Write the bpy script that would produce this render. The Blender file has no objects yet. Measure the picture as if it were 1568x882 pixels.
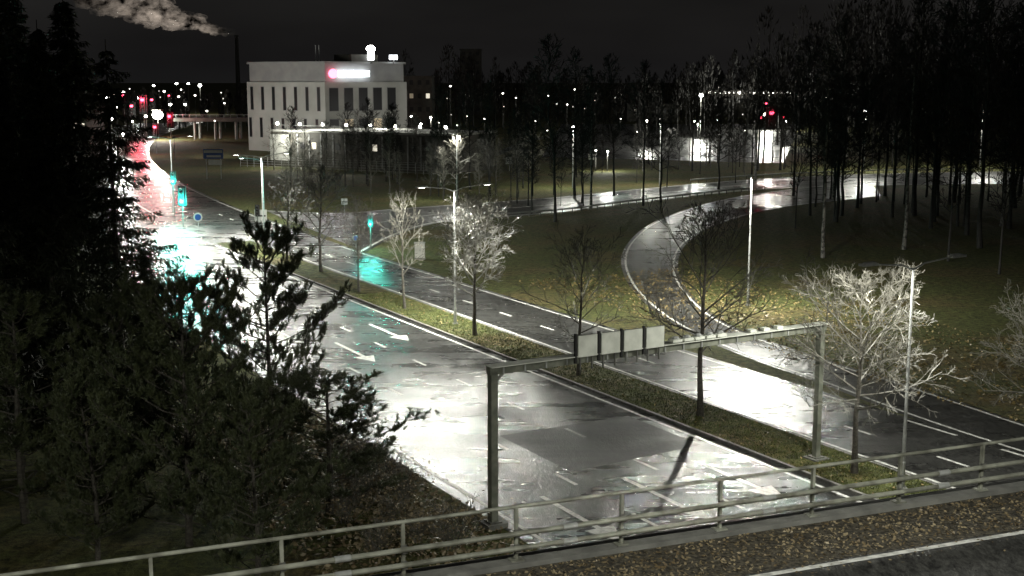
import bpy, math, random
from math import sin, cos, pi, radians, sqrt
from mathutils import Vector, Matrix
V=Vector
sc=bpy.context.scene
H=18.2; F=1950.0; PT=math.atan((441-118)/F); sp_,cp_=sin(PT),cos(PT)
# back-projects image pixel coordinates to metres on the level ground
def G(u,v,z=0.0):
    a=(u-784)/F; b=(441-v)/F
    dy=cp_+b*sp_; dz=-sp_+b*cp_
    t=(z-H)/dz
    return (a*t,dy*t)
def HT(y,v):
    b=(441-v)/F
    return H+(-sp_+b*cp_)/(cp_+b*sp_)*y
OX,OY=15.7,53.0; DX,DY=-0.4905,0.8714; NX,NY=0.8714,0.4905
def RC(s,t):
    q=0.00057*max(0,s-70)**2
    t=t+q
    return (OX+s*DX+t*NX, OY+s*DY+t*NY)
# ------------------------------------------------------------ materials
def newmat(name):
    m=bpy.data.materials.new(name); m.use_nodes=True
    return m, m.node_tree.nodes, m.node_tree.links, m.node_tree.nodes['Principled BSDF']
def mat(name,c1,c2=None,rough=0.7,scale=3.0,bump=0.0,bscale=20.0,metal=0.0,spec=0.5,lo=0.35,hi=0.65):
    m,n,l,p=newmat(name)
    p.inputs['Roughness'].default_value=rough; p.inputs['Metallic'].default_value=metal
    p.inputs['Specular IOR Level'].default_value=spec
    p.inputs['Base Color'].default_value=(*c1,1)
    tc=n.new('ShaderNodeTexCoord')
    if c2:
        nz=n.new('ShaderNodeTexNoise'); nz.inputs['Scale'].default_value=scale; nz.inputs['Detail'].default_value=3
        l.new(tc.outputs['Object'],nz.inputs['Vector'])
        r=n.new('ShaderNodeValToRGB'); r.color_ramp.elements[0].position=lo; r.color_ramp.elements[1].position=hi
        r.color_ramp.elements[0].color=(*c1,1); r.color_ramp.elements[1].color=(*c2,1)
        l.new(nz.outputs['Fac'],r.inputs['Fac']); l.new(r.outputs['Color'],p.inputs['Base Color'])
    if bump:
        nb=n.new('ShaderNodeTexNoise'); nb.inputs['Scale'].default_value=bscale; nb.inputs['Detail'].default_value=2
        l.new(tc.outputs['Object'],nb.inputs['Vector'])
        b=n.new('ShaderNodeBump'); b.inputs['Strength'].default_value=bump; b.inputs['Distance'].default_value=0.05
        l.new(nb.outputs['Fac'],b.inputs['Height']); l.new(b.outputs['Normal'],p.inputs['Normal'])
    return m
def emit(name,c,s):
    m,n,l,p=newmat(name)
    p.inputs['Base Color'].default_value=(*c,1)
    p.inputs['Emission Color'].default_value=(*c,1); p.inputs['Emission Strength'].default_value=s
    m.cycles.emission_sampling='NONE'
    return m
def asphalt(name,base=0.04,rl=0.2,rh=0.5,bump=0.35,coat=0.4):
    m,n,l,p=newmat(name)
    tc=n.new('ShaderNodeTexCoord')
    mp=n.new('ShaderNodeMapping'); mp.inputs['Rotation'].default_value=(0,0,-math.atan2(DY,DX))
    mp.inputs['Scale'].default_value=(0.10,1.0,1.0)
    l.new(tc.outputs['Object'],mp.inputs['Vector'])
    streak=n.new('ShaderNodeTexNoise'); streak.inputs['Scale'].default_value=0.9; streak.inputs['Detail'].default_value=3
    l.new(mp.outputs['Vector'],streak.inputs['Vector'])
    big=n.new('ShaderNodeTexNoise'); big.inputs['Scale'].default_value=0.3; big.inputs['Detail'].default_value=4; big.inputs['Roughness'].default_value=0.6
    l.new(tc.outputs['Object'],big.inputs['Vector'])
    ad=n.new('ShaderNodeMath'); ad.operation='ADD'; l.new(streak.outputs['Fac'],ad.inputs[0]); l.new(big.outputs['Fac'],ad.inputs[1])
    mr=n.new('ShaderNodeMapRange'); mr.inputs['From Min'].default_value=0.75; mr.inputs['From Max'].default_value=1.25
    mr.inputs['To Min'].default_value=rl; mr.inputs['To Max'].default_value=rh
    l.new(ad.outputs[0],mr.inputs['Value']); l.new(mr.outputs['Result'],p.inputs['Roughness'])
    m2=n.new('ShaderNodeMapping'); m2.inputs['Rotation'].default_value=(0,0,-math.atan2(DY,DX)); m2.inputs['Scale'].default_value=(1.0,0.4,1.0)
    l.new(tc.outputs['Object'],m2.inputs['Vector'])
    fine=n.new('ShaderNodeTexNoise'); fine.inputs['Scale'].default_value=3.6; fine.inputs['Detail'].default_value=4; fine.inputs['Roughness'].default_value=1.0
    l.new(m2.outputs['Vector'],fine.inputs['Vector'])
    r=n.new('ShaderNodeValToRGB'); r.color_ramp.elements[0].position=0.38; r.color_ramp.elements[1].position=0.66
    r.color_ramp.elements[0].color=(base*0.35,base*0.35,base*0.35,1); r.color_ramp.elements[1].color=(base*2.6,base*2.6,base*2.4,1)
    l.new(fine.outputs['Fac'],r.inputs['Fac']); l.new(r.outputs['Color'],p.inputs['Base Color'])
    mx=n.new('ShaderNodeMath'); mx.operation='MULTIPLY_ADD'; mx.inputs[1].default_value=0.8
    l.new(big.outputs['Fac'],mx.inputs[0]); l.new(fine.outputs['Fac'],mx.inputs[2])
    b=n.new('ShaderNodeBump'); b.inputs['Strength'].default_value=bump; b.inputs['Distance'].default_value=0.07
    l.new(mx.outputs[0],b.inputs['Height']); l.new(b.outputs['Normal'],p.inputs['Normal'])
    p.inputs['Specular IOR Level'].default_value=0.55
    p.inputs['Coat Weight'].default_value=coat; p.inputs['Coat Roughness'].default_value=0.19; p.inputs['Coat IOR'].default_value=1.33
    l.new(b.outputs['Normal'],p.inputs['Coat Normal'])
    return m
def ground_mat():
    m,n,l,p=newmat('grass_ground')
    tc=n.new('ShaderNodeTexCoord')
    a=n.new('ShaderNodeTexNoise'); a.inputs['Scale'].default_value=0.09; a.inputs['Detail'].default_value=5; a.inputs['Roughness'].default_value=0.75
    f=n.new('ShaderNodeTexNoise'); f.inputs['Scale'].default_value=1.8; f.inputs['Detail'].default_value=5; f.inputs['Roughness'].default_value=0.95
    for x in (a,f): l.new(tc.outputs['Object'],x.inputs['Vector'])
    r1=n.new('ShaderNodeValToRGB'); e=r1.color_ramp.elements
    e[0].position=0.36; e[0].color=(0.013,0.017,0.006,1); e[1].position=0.68; e[1].color=(0.17,0.185,0.058,1)
    l.new(f.outputs['Fac'],r1.inputs['Fac'])
    r2=n.new('ShaderNodeValToRGB'); e=r2.color_ramp.elements
    e[0].position=0.38; e[0].color=(0.022,0.018,0.009,1); e[1].position=0.66; e[1].color=(0.24,0.19,0.075,1)
    l.new(f.outputs['Fac'],r2.inputs['Fac'])
    mk=n.new('ShaderNodeValToRGB'); mk.color_ramp.elements[0].position=0.46; mk.color_ramp.elements[1].position=0.62
    l.new(a.outputs['Fac'],mk.inputs['Fac'])
    mix=n.new('ShaderNodeMixRGB'); l.new(mk.outputs['Color'],mix.inputs['Fac']); l.new(r1.outputs['Color'],mix.inputs[1]); l.new(r2.outputs['Color'],mix.inputs[2])
    l.new(mix.outputs['Color'],p.inputs['Base Color'])
    p.inputs['Roughness'].default_value=0.85; p.inputs['Specular IOR Level'].default_value=0.25
    b=n.new('ShaderNodeBump'); b.inputs['Strength'].default_value=1.0; b.inputs['Distance'].default_value=0.2
    l.new(f.outputs['Fac'],b.inputs['Height']); l.new(b.outputs['Normal'],p.inputs['Normal'])
    return m
M={}
M['ground']=ground_mat()
M['asphalt']=asphalt('wet_asphalt',0.030,0.20,0.40,0.55,0.35)
M['asphalt2']=asphalt('wet_asphalt_side',0.032,0.24,0.44,0.5,0.3)
M['patch']=asphalt('repaired_asphalt',0.010,0.45,0.62,0.5,0.0)
M['deckasph']=asphalt('deck_asphalt',0.03,0.3,0.5,0.4,0.3)
M['paint']=mat('road_paint',(0.80,0.80,0.76),(0.36,0.36,0.34),0.45,4,lo=0.42,hi=0.72)
M['kerb']=mat('granite_kerb',(0.13,0.13,0.12),(0.25,0.24,0.22),0.6,4,0.3,30)
M['conc']=mat('bridge_concrete',(0.14,0.14,0.13),(0.24,0.24,0.22),0.75,1.5,0.3,12)
M['gravel']=mat('leafy_gravel',(0.02,0.018,0.014),(0.12,0.105,0.075),0.8,9,0.9,14)
M['steel']=mat('galvanised_steel',(0.36,0.37,0.36),(0.5,0.51,0.5),0.38,5,metal=0.3)
M['steeld']=mat('dark_steel',(0.12,0.12,0.11),(0.22,0.22,0.2),0.5,4,metal=0.3)
M['rail']=mat('railing_steel',(0.42,0.43,0.36),(0.16,0.16,0.13),0.4,2,metal=0.2)
M['gant']=mat('gantry_steel',(0.26,0.27,0.22),(0.14,0.15,0.12),0.45,2.5,metal=0.1)
M['panel']=mat('aluminium_panel',(0.80,0.82,0.74),(0.62,0.64,0.57),0.5,2)
M['bark']=mat('bark',(0.045,0.04,0.032),(0.11,0.10,0.082),0.75,8,0.5,20)
M['twig']=mat('twig',(0.095,0.09,0.076),(0.17,0.162,0.137),0.5,3)
M['twigl']=mat('twig_pale',(0.20,0.195,0.175),(0.33,0.32,0.29),0.45,3)
M['barkd']=mat('forest_bark',(0.022,0.021,0.019),(0.042,0.040,0.036),0.8,5)
M['birch']=mat('birch_bark',(0.20,0.19,0.17),(0.04,0.04,0.036),0.7,3,lo=0.46,hi=0.58)
M['needle']=mat('pine_needles',(0.045,0.058,0.026),(0.095,0.11,0.05),0.5,1.2)
M['spruce']=mat('spruce_needles',(0.018,0.026,0.012),(0.045,0.055,0.025),0.6,1.2)
M['leaf']=mat('fallen_leaf',(0.34,0.28,0.17),(0.14,0.10,0.05),0.5,1.5)
M['leafy']=mat('yellow_leaf',(0.38,0.29,0.12),(0.18,0.13,0.05),0.5,1.5)
M['blade']=mat('grass_blades',(0.06,0.074,0.022),(0.14,0.165,0.05),0.6,1.0)
M['wall']=mat('white_render',(0.50,0.50,0.47),(0.36,0.36,0.33),0.8,0.15)
M['wallg']=mat('grey_cladding',(0.28,0.28,0.28),(0.34,0.34,0.33),0.7,0.4)
M['walld']=mat('dark_cladding',(0.06,0.058,0.05),(0.10,0.095,0.08),0.7,0.5)
M['glass']=mat('dark_glass',(0.012,0.013,0.015),None,0.45)
M['blue']=mat('blue_sign',(0.03,0.10,0.35),None,0.4)
M['whitep']=mat('white_plastic',(0.7,0.7,0.66),(0.6,0.6,0.57),0.5,2)
M['black']=mat('black_plastic',(0.02,0.02,0.02),None,0.45)
M['lampw']=emit('lamp_white',(1,0.98,0.9),40)
M['lamps']=emit('lamp_soft',(1,0.96,0.86),7)
M['lampd']=emit('lamp_faint',(1,0.93,0.82),1.2)
M['lampc']=emit('lamp_coolwhite',(0.9,0.95,1),8)
M['red']=emit('lamp_red',(1,0.05,0.10),14)
M['pink']=emit('lamp_pink',(1,0.15,0.25),5)
M['green']=emit('lamp_green',(0.05,1,0.75),25)
M['windim']=emit('dim_window',(1,0.85,0.6),0.12)
M['winlit']=emit('lit_window',(1,0.93,0.75),0.8)
M['off']=mat('dark_lens',(0.03,0.02,0.02),None,0.2)
# ------------------------------------------------------------ mesh builder
class MB:
    def __init__(s): s.v=[];s.f=[];s.m=[];s.mats=[]
    def mi(s,k):
        if k not in s.mats: s.mats.append(k)
        return s.mats.index(k)
    def tube(s,pts,rad,n,k,cap=True):
        mi=s.mi(k); base=len(s.v); P=[V(p) for p in pts]
        for i,p in enumerate(P):
            d=(P[min(i+1,len(P)-1)]-P[max(i-1,0)])
            if d.length<1e-6: d=V((0,0,1))
            d.normalize()
            a=d.cross(V((0,0,1)) if abs(d.z)<0.9 else V((1,0,0))).normalized(); b=d.cross(a)
            r=rad[i]
            for j in range(n):
                q=2*pi*j/n
                s.v.append(p+a*(r*cos(q))+b*(r*sin(q)))
        for i in range(len(P)-1):
            for j in range(n):
                j2=(j+1)%n
                s.f.append((base+i*n+j,base+i*n+j2,base+(i+1)*n+j2,base+(i+1)*n+j)); s.m.append(mi)
        if cap:
            s.f.append(tuple(base+j for j in range(n))[::-1]); s.m.append(mi)
            e=base+(len(P)-1)*n
            s.f.append(tuple(e+j for j in range(n))); s.m.append(mi)
    def box(s,c,size,k,rz=0.0,mat3=None):
        mi=s.mi(k); base=len(s.v); hx,hy,hz=[q/2 for q in size]
        R=mat3 if mat3 else Matrix.Rotation(rz,3,'Z')
        for sx,sy,sz in ((-1,-1,-1),(1,-1,-1),(1,1,-1),(-1,1,-1),(-1,-1,1),(1,-1,1),(1,1,1),(-1,1,1)):
            s.v.append(V(c)+R@V((sx*hx,sy*hy,sz*hz)))
        for q in ((0,3,2,1),(4,5,6,7),(0,1,5,4),(1,2,6,5),(2,3,7,6),(3,0,4,7)):
            s.f.append(tuple(base+i for i in q)); s.m.append(mi)
    def ball(s,c,r,k,nu=10,nv=6,sq=(1,1,1),jit=None):
        mi=s.mi(k); base=len(s.v); c=V(c)
        for i in range(nv+1):
            th=pi*i/nv
            for j in range(nu):
                ph=2*pi*j/nu; q=r*(1 if jit is None else jit.uniform(0.75,1.25))
                s.v.append(c+V((q*sq[0]*sin(th)*cos(ph),q*sq[1]*sin(th)*sin(ph),q*sq[2]*cos(th))))
        for i in range(nv):
            for j in range(nu):
                j2=(j+1)%nu
                s.f.append((base+i*nu+j,base+(i+1)*nu+j,base+(i+1)*nu+j2,base+i*nu+j2)); s.m.append(mi)
    def quad(s,a,b,c,d,k):
        mi=s.mi(k); base=len(s.v); s.v+= [V(a),V(b),V(c),V(d)]; s.f.append((base,base+1,base+2,base+3)); s.m.append(mi)
    def tri(s,a,b,c,k):
        mi=s.mi(k); base=len(s.v); s.v+= [a,b,c]; s.f.append((base,base+1,base+2)); s.m.append(mi)
    def poly(s,pts,k):
        mi=s.mi(k); base=len(s.v); s.v+=[V(p) for p in pts]; s.f.append(tuple(range(base,base+len(pts)))); s.m.append(mi)
    def mesh(s,name,smooth=False):
        me=bpy.data.meshes.new(name); me.from_pydata([tuple(x) for x in s.v],[],s.f)
        for k in s.mats: me.materials.append(M[k])
        me.polygons.foreach_set('material_index',s.m)
        if smooth: me.polygons.foreach_set('use_smooth',[True]*len(s.f))
        me.update(); return me
    def obj(s,name,loc=(0,0,0),rz=0,parent=None,smooth=False):
        o=bpy.data.objects.new(name,s.mesh(name,smooth)); sc.collection.objects.link(o)
        o.location=loc; o.rotation_euler=(0,0,rz)
        if parent: o.parent=parent
        return o
def inst(name,me,loc,rz=0,scl=(1,1,1)):
    o=bpy.data.objects.new(name,me); sc.collection.objects.link(o); o.location=loc; o.rotation_euler=(0,0,rz); o.scale=scl; return o
def light(name,kind,loc,power,col,parent=None,radius=0.2,target=None,spot=150,blend=0.6):
    L=bpy.data.lights.new(name,kind); L.energy=power; L.color=col
    L.shadow_soft_size=radius
    if kind=='SPOT': L.spot_size=radians(spot); L.spot_blend=blend
    o=bpy.data.objects.new(name,L); sc.collection.objects.link(o); o.location=loc
    if target is not None: o.rotation_euler=(V(target)-V(loc)).to_track_quat('-Z','Y').to_euler()
    if parent: o.parent=parent
    return o
# ------------------------------------------------------------ sheets
def catmull(pts,n=12):
    P=[V((p[0],p[1],0)) for p in pts]; out=[]
    for i in range(len(P)-1):
        p0=P[max(i-1,0)];p1=P[i];p2=P[i+1];p3=P[min(i+2,len(P)-1)]
        for j in range(n):
            t=j/n
            out.append(0.5*((2*p1)+(p2-p0)*t+(2*p0-5*p1+4*p2-p3)*t*t+(3*p1-p0-3*p2+p3)*t**3))
    out.append(P[-1]); return out
def resample(pts,n):
    L=[0]
    for i in range(1,len(pts)): L.append(L[-1]+(pts[i]-pts[i-1]).length)
    out=[];k=0
    for j in range(n):
        d=L[-1]*j/(n-1)
        while k<len(L)-2 and L[k+1]<d: k+=1
        f=(d-L[k])/max(1e-6,L[k+1]-L[k]); out.append(pts[k].lerp(pts[k+1],min(1,f)))
    return out
def sheet(name,A,B,z,k,parent=None):
    b=MB()
    mi=b.mi(k)
    for p,q in zip(A,B): b.v.append(V((p[0],p[1],z))); b.v.append(V((q[0],q[1],z)))
    for i in range(len(A)-1):
        b.f.append((2*i,2*i+1,2*i+3,2*i+2)); b.m.append(mi)
    o=b.obj(name,parent=parent)
    o.data.update()
    if o.data.polygons[0].normal.z<0: o.data.flip_normals()
    return o
def offline(pts,off):
    out=[]
    for i,p in enumerate(pts):
        d=(pts[min(i+1,len(pts)-1)]-pts[max(i-1,0)]).normalized()
        out.append(p+V((d.y,-d.x,0))*off)
    return out
def empty(name,loc=(0,0,0)):
    e=bpy.data.objects.new(name,None); sc.collection.objects.link(e); e.location=loc; return e
b=MB(); b.quad((-2500,-300,0),(2500,-300,0),(2500,4000,0),(-2500,4000,0),'ground'); b.obj('ground')
SS=[-90+i*5 for i in range(0,115)]
road=empty('main_road')
T=lambda t:[RC(s,t) for s in SS]
sheet('carriageway',T(-15.6),T(0.0),0.020,'asphalt',road)
sheet('carriageway_opposite',T(4.0),T(11.8),0.020,'asphalt',road)
S2=[s for s in SS if s>=98]
sheet('junction_surface',[RC(s,0.0) for s in S2],[RC(s,4.0) for s in S2],0.020,'asphalt',road)
# ramp
po=[(1330,276),(1200,291),(1120,303),(1060,318),(1000,341),(965,368),(951,398),(962,435),(1000,475),(1060,512),(1150,550),(1250,585)]
pi_=[(1350,300),(1210,316),(1140,331),(1085,350),(1050,375),(1038,405),(1050,440),(1090,480),(1140,508),(1200,530),(1300,562),(1400,592)]
ow=[G(*p) for p in po]+[RC(5,11.6),RC(-20,11.3),RC(-80,11.3)]
iw=[G(*p) for p in pi_]+[RC(0,15.9),RC(-20,15.6),RC(-80,15.6)]
A=resample(catmull(ow),150); Bp=resample(catmull(iw),150)
sheet('ramp_road',A,Bp,0.012,'asphalt2')
rm=empty('ramp_edge_markings')
for nm,L,sg in (('edge_line_outer',A[:112],1),('edge_line_inner',Bp,-1)):
    d=0.35
    i1=offline(L,-sg*d); i2=offline(L,-sg*(d+0.2))
    sheet(nm,i1,i2,0.03,'paint',rm)
# side street
su=[G(*p) for p in ((405,322),(520,326),(600,320),(700,313),(850,302),(960,291),(1160,274),(1350,266),(1568,262),(1750,258))]
sl=[G(*p) for p in ((560,386),(605,362),(650,346),(700,338),(850,326),(960,312),(1160,291),(1350,284),(1568,281),(1750,279))]
SU=resample(catmull(su),90); SL=resample(catmull(sl),90)
sheet('side_street',SU,SL,0.008,'asphalt2')
sm=empty('side_street_markings')
sheet('line_a',offline(SU,0.6),offline(SU,0.95),0.030,'paint',sm)
sheet('line_b',offline(SL,-0.8),offline(SL,-0.45),0.030,'paint',sm)
mid=[(a+c)/2 for a,c in zip(SU,SL)]
sheet('line_c',offline(mid,0.15),offline(mid,-0.15),0.030,'paint',sm)
# car park + path
cp=[G(830,240),G(1200,250),G(1225,190),G(860,190)]
b=MB(); b.poly([(x,y,0.006) for x,y in cp],'asphalt2'); b.obj('car_park')
pa=resample(catmull([G(640,262),G(700,252),G(760,232),G(810,214),G(860,206)]),30)
sheet('footpath',pa,offline(pa,3.0),0.010,'asphalt2')
# markings
mk=empty('lane_markings')
def dash(s0,s1,t,w=0.2,z=0.026,nm='dash'):
    n=max(2,int((s1-s0)/6)+2)
    ss=[s0+(s1-s0)*i/(n-1) for i in range(n)]
    sheet(nm,[RC(s,t-w/2) for s in ss],[RC(s,t+w/2) for s in ss],z,'paint',mk)
for t in (-5.5,-10.0):
    for i in range(18): dash(2.0+i*6.3,3.9+i*6.3,t)
for i in range(26): dash(-30+i*6.3,-28.1+i*6.3,7.6)
dash(-80,98,-0.55); dash(-80,300,-14.9); dash(-80,98,4.5)
dash(17,90,11.25); dash(112,300,11.25); dash(130,320,-0.3); 
for i in range(7): dash(-26+i*6.3,-22.5+i*6.3,11.3)
def arrow(s,t,L=6.5,turn=0):
    bb=MB(); 
    def R(a,c): x,y=RC(s+a,t+c); return (x,y,0.027)
    bb.poly([R(L,-0.13),R(1.9,-0.13),R(1.9,0.13),R(L,0.13)],'paint')
    bb.poly([R(1.9,-0.7),R(0,0.0),R(1.9,0.7)],'paint')
    bb.obj('lane_arrow',parent=mk)
arrow(1.2,-12.2);arrow(1.6,-7.6);arrow(2,-3.1)
arrow(41,-3.2,7);arrow(36,-7.9,7);arrow(64,-3.3,7);arrow(66,-7.6,7)
# repaired patches
pm=empty('asphalt_repairs')
sheet('repair',[RC(10,-9.2),RC(17,-9.2)],[RC(10.6,-1.2),RC(17,-1.2)],0.023,'patch',pm)
# median with kerbs
med=empty('median_island')
S3=[-90+i*4 for i in range(0,48)]
S3=[s for s in S3 if s<98]
b=MB()
def prism(b,f0,f1,z0,z1,k,ss):
    mi=b.mi(k); base=len(b.v)
    for s in ss:
        x,y=RC(s,f0); b.v+= [V((x,y,z0)),V((x,y,z1))]
        x,y=RC(s,f1); b.v+= [V((x,y,z1)),V((x,y,z0))]
    for i in range(len(ss)-1):
        o=base+4*i
        for q in ((0,1,5,4),(1,2,6,5),(2,3,7,6)):
            b.f.append(tuple(o+z for z in q)); b.m.append(mi)
    b.f.append((base,base+3,base+2,base+1)); b.m.append(mi)
    e=base+4*(len(ss)-1); b.f.append((e,e+1,e+2,e+3)); b.m.append(mi)
prism(b,0.0,0.18,0.0,0.15,'kerb',S3); prism(b,3.82,4.0,0.0,0.15,'kerb',S3)
b.obj('kerbs',parent=med)
b=MB(); prism(b,0.182,3.818,0.0,0.13,'ground',S3); b.obj('grass_strip',parent=med)
# ------------------------------------------------------------ scatter
rng=random.Random(5)
def scatter(name,n,fn,size,k,tilt=0.5,z0=0.03):
    b=MB()
    for i in range(n):
        x,y,z=fn()
        r=size*rng.uniform(0.6,1.3); a=rng.uniform(0,2*pi)
        R=Matrix.Rotation(a,3,'Z')@Matrix.Rotation(rng.gauss(0,tilt),3,'X')@Matrix.Rotation(rng.gauss(0,tilt),3,'Y')
        c=V((x,y,z+z0+r*0.25))
        b.quad(c+R@V((-r,0,0)),c+R@V((0,-r*0.6,0)),c+R@V((r,0,0)),c+R@V((0,r*0.6,0)),k)
    return b.obj(name)
def rcz(s0,s1,t0,t1,z=0):
    def f():
        x,y=RC(rng.uniform(s0,s1),rng.uniform(t0,t1)); return x,y,z
    return f
scatter('fallen_leaves',8000,rcz(-12,32,-24,-15.7),0.12,'leaf')
scatter('fallen_leaves',900,rcz(-12,60,0.2,3.8,0.13),0.08,'leafy')
scatter('fallen_leaves',300,rcz(-12,60,-15.5,-13.5),0.08,'leaf',0.2)
scatter('fallen_leaves',6500,rcz(-14,60,16.2,34),0.12,'leafy')
def blades(name,n,fn,h,w):
    b=MB()
    for i in range(n):
        x,y,z=fn(); a=rng.uniform(0,2*pi); hh=h*rng.uniform(0.5,1.4)
        l=V((rng.gauss(0,0.5)*hh,rng.gauss(0,0.5)*hh,hh)); c=V((x,y,z))
        b.tri(c+V((cos(a)*w,sin(a)*w,0)),c-V((cos(a)*w,sin(a)*w,0)),c+l,'blade')
    return b.obj(name)
blades('median_grass',22000,rcz(-14,60,0.2,3.8,0.12),0.10,0.03)
# ------------------------------------------------------------ trees
def rv(r): return V((r.gauss(0,1),r.gauss(0,1),r.gauss(0,1)))
def grow(b,p,d,L,r,lev,mx,R,nch,up,k,minr):
    ns=4 if lev==1 else (3 if lev==2 else 2)
    pts=[p.copy()]; dirs=[]; c=d.copy(); q=p.copy()
    for i in range(ns):
        c=(c+rv(R)*0.13+V((0,0,up))).normalized(); q=q+c*(L/ns); pts.append(q.copy()); dirs.append(c.copy())
    rad=[max(minr,r*(1-0.7*i/ns)) for i in range(ns+1)]
    b.tube(pts,rad,4 if lev==1 else 3,k,cap=False)
    if lev<mx:
        n=nch[lev-1]
        for i in range(n):
            f=0.18+0.82*(i+R.random())/n; f=min(0.99,f)
            x=f*ns; j=min(ns-1,int(x)); pp=pts[j].lerp(pts[j+1],x-j)
            dd=dirs[j]; side=rv(R).cross(dd).normalized()
            ang=R.uniform(0.45,0.95)
            nd=(dd*cos(ang)+side*sin(ang)).normalized()
            grow(b,pp,nd,L*R.uniform(0.38,0.6)*(1.15-0.5*f),r*0.5,lev+1,mx,R,nch,up,k,minr)
def bare_tree(seed,h,cb,spread,nprim=20,nch=(7,5,4),k='twig',kb='bark',minr=0.011,ang=(0.6,1.0),tr=0.16,mx=4,up=0.05,lean=0.02):
    R=random.Random(seed); b=MB(); N=9; pts=[];rad=[]
    x=y=0.0
    for i in range(N+1):
        f=i/N; pts.append(V((x,y,f*h*0.93))); rad.append(max(0.02,tr*(1-0.88*f)*(1.25 if i==0 else 1)))
        x+=R.gauss(0,lean)*h/N*2; y+=R.gauss(0,lean)*h/N*2
    b.tube(pts,rad,8,kb)
    az=R.uniform(0,6)
    for i in range(nprim):
        f=cb+(0.97-cb)*(i+0.3*R.random())/nprim
        xx=f*N; j=min(N-1,int(xx)); p=pts[j].lerp(pts[j+1],xx-j)
        az+=2.4+R.gauss(0,0.3); g=(f-cb)/(1-cb)
        env=sin(pi*min(1,0.22+0.78*g)**0.9)**0.7 if g<0.98 else 0.25
        L=max(0.6,spread*env*R.uniform(0.75,1.15))
        a=ang[1]+(ang[0]-ang[1])*g
        d=V((cos(az)*sin(a),sin(az)*sin(a),cos(a)))
        grow(b,p,d,L,max(0.03,rad[j]*0.5),1,mx,R,nch,up,k,minr)
    return b.mesh('bare_tree_mesh_%d'%seed)
BT=[bare_tree(1,10.4,0.30,3.9,24,(8,6,4),k='twigl',minr=0.012,ang=(0.35,1.05)),
    bare_tree(2,10.6,0.30,4.2,20,(6,4,3),minr=0.012,ang=(0.3,1.2)),
    bare_tree(3,12.4,0.33,5.0,22,(6,4,3),minr=0.012,ang=(0.3,1.15),tr=0.19),
    bare_tree(4,11.6,0.36,5.4,24,(7,5,4),k='twig',ang=(0.5,1.35),tr=0.2,minr=0.012,up=0.03),
    bare_tree(5,8.6,0.3,2.5,16,(5,4,3),ang=(0.3,0.8),tr=0.11,minr=0.013),
    bare_tree(6,9.5,0.25,2.9,20,(6,4,3),ang=(0.3,0.95),tr=0.12,minr=0.013)]
def tree_at(mi,u,v,top,name='bare_tree',me=None,rz=None,wide=1.0):
    x,y=G(u,v); h=HT(y,top)
    me=me or BT[mi]; base=max(p.co.z for p in me.vertices); s=h/base
    return inst(name,me,(x,y,0.0),rng.uniform(0,6) if rz is None else rz,(s*wide,s*wide,s))
tree_at(0,727,516,282); tree_at(1,886,578,335); tree_at(2,1072,640,292); tree_at(3,1308,728,376)
tree_at(5,550,449,296); tree_at(4,620,475,285,wide=0.9); tree_at(5,492,418,245,wide=1.2); tree_at(3,1590,690,430); tree_at(4,440,398,255,wide=1.2)
# tall forest trees
FT=[bare_tree(11,20,0.3,2.6,30,(6,4),k='barkd',kb='barkd',minr=0.024,ang=(0.3,0.9),tr=0.17,mx=3,lean=0.012),
    bare_tree(12,22,0.4,2.2,28,(6,4),k='barkd',kb='birch',minr=0.024,ang=(0.25,0.8),tr=0.18,mx=3,lean=0.015),
    bare_tree(13,18,0.25,3.4,34,(6,4),k='barkd',kb='barkd',minr=0.024,ang=(0.4,1.1),tr=0.15,mx=3,lean=0.025),
    bare_tree(14,14,0.2,2.6,26,(5,3),k='twig',kb='bark',minr=0.02,ang=(0.4,1.0),tr=0.14,mx=3,lean=0.02),
    bare_tree(15,17,0.3,2.8,30,(6,4),k='barkd',kb='barkd',minr=0.022,ang=(0.3,1.0),tr=0.12,mx=3,lean=0.03)]
for i in range(95):
    u=rng.uniform(800,1640); v=rng.uniform(246,330)
    if rng.random()<0.2: u=1400+rng.gauss(0,170)
    if 1180<u and v>262 and v<300: v=rng.uniform(300,350)
    if 930<u<1215 and v>288: v=rng.uniform(248,270)
    x,y=G(u,v); k=rng.choice([0,4,2,2,1,4])
    g=min(1,max(0,(u-1050)/250)); s=rng.uniform(0.5,0.9)+g*rng.uniform(0.1,0.6)
    w=s*rng.uniform(0.7,1.2)
    inst('forest_tree',FT[k],(x,y,0),rng.uniform(0,6),(w,w,s))
for u,v,top,k in ((1260,395,60,1),(1384,382,40,1),(1318,312,80,0),(1240,330,50,4),(1480,360,-20,0),(1545,350,0,2),(1425,350,0,4),(1355,300,40,2),
                  (850,340,50,4),(905,320,95,1),(750,300,120,0),(985,315,90,4),(1012,310,120,2),(1215,300,80,0),(1100,290,110,2),(815,300,100,2),(940,300,80,4),(880,300,70,2),(1160,262,90,4),(1060,262,100,0),
                  (1500,380,-60,2),(1280,340,20,2),(1400,330,-50,0),(1560,300,-40,2),(1460,310,-60,2),(680,300,130,4),(720,290,110,2),(1452,400,150,4),(1530,420,160,4)):
    tree_at(0,u,v,top,'forest_tree',FT[k])
for i in range(62):
    u=rng.uniform(400,820); v=rng.uniform(256,312); x,y=G(u,v); s=rng.uniform(0.45,1.0)
    inst('young_tree',FT[3] if rng.random()<0.5 else FT[4],(x,y,0),rng.uniform(0,6),(s,s,s))
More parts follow.
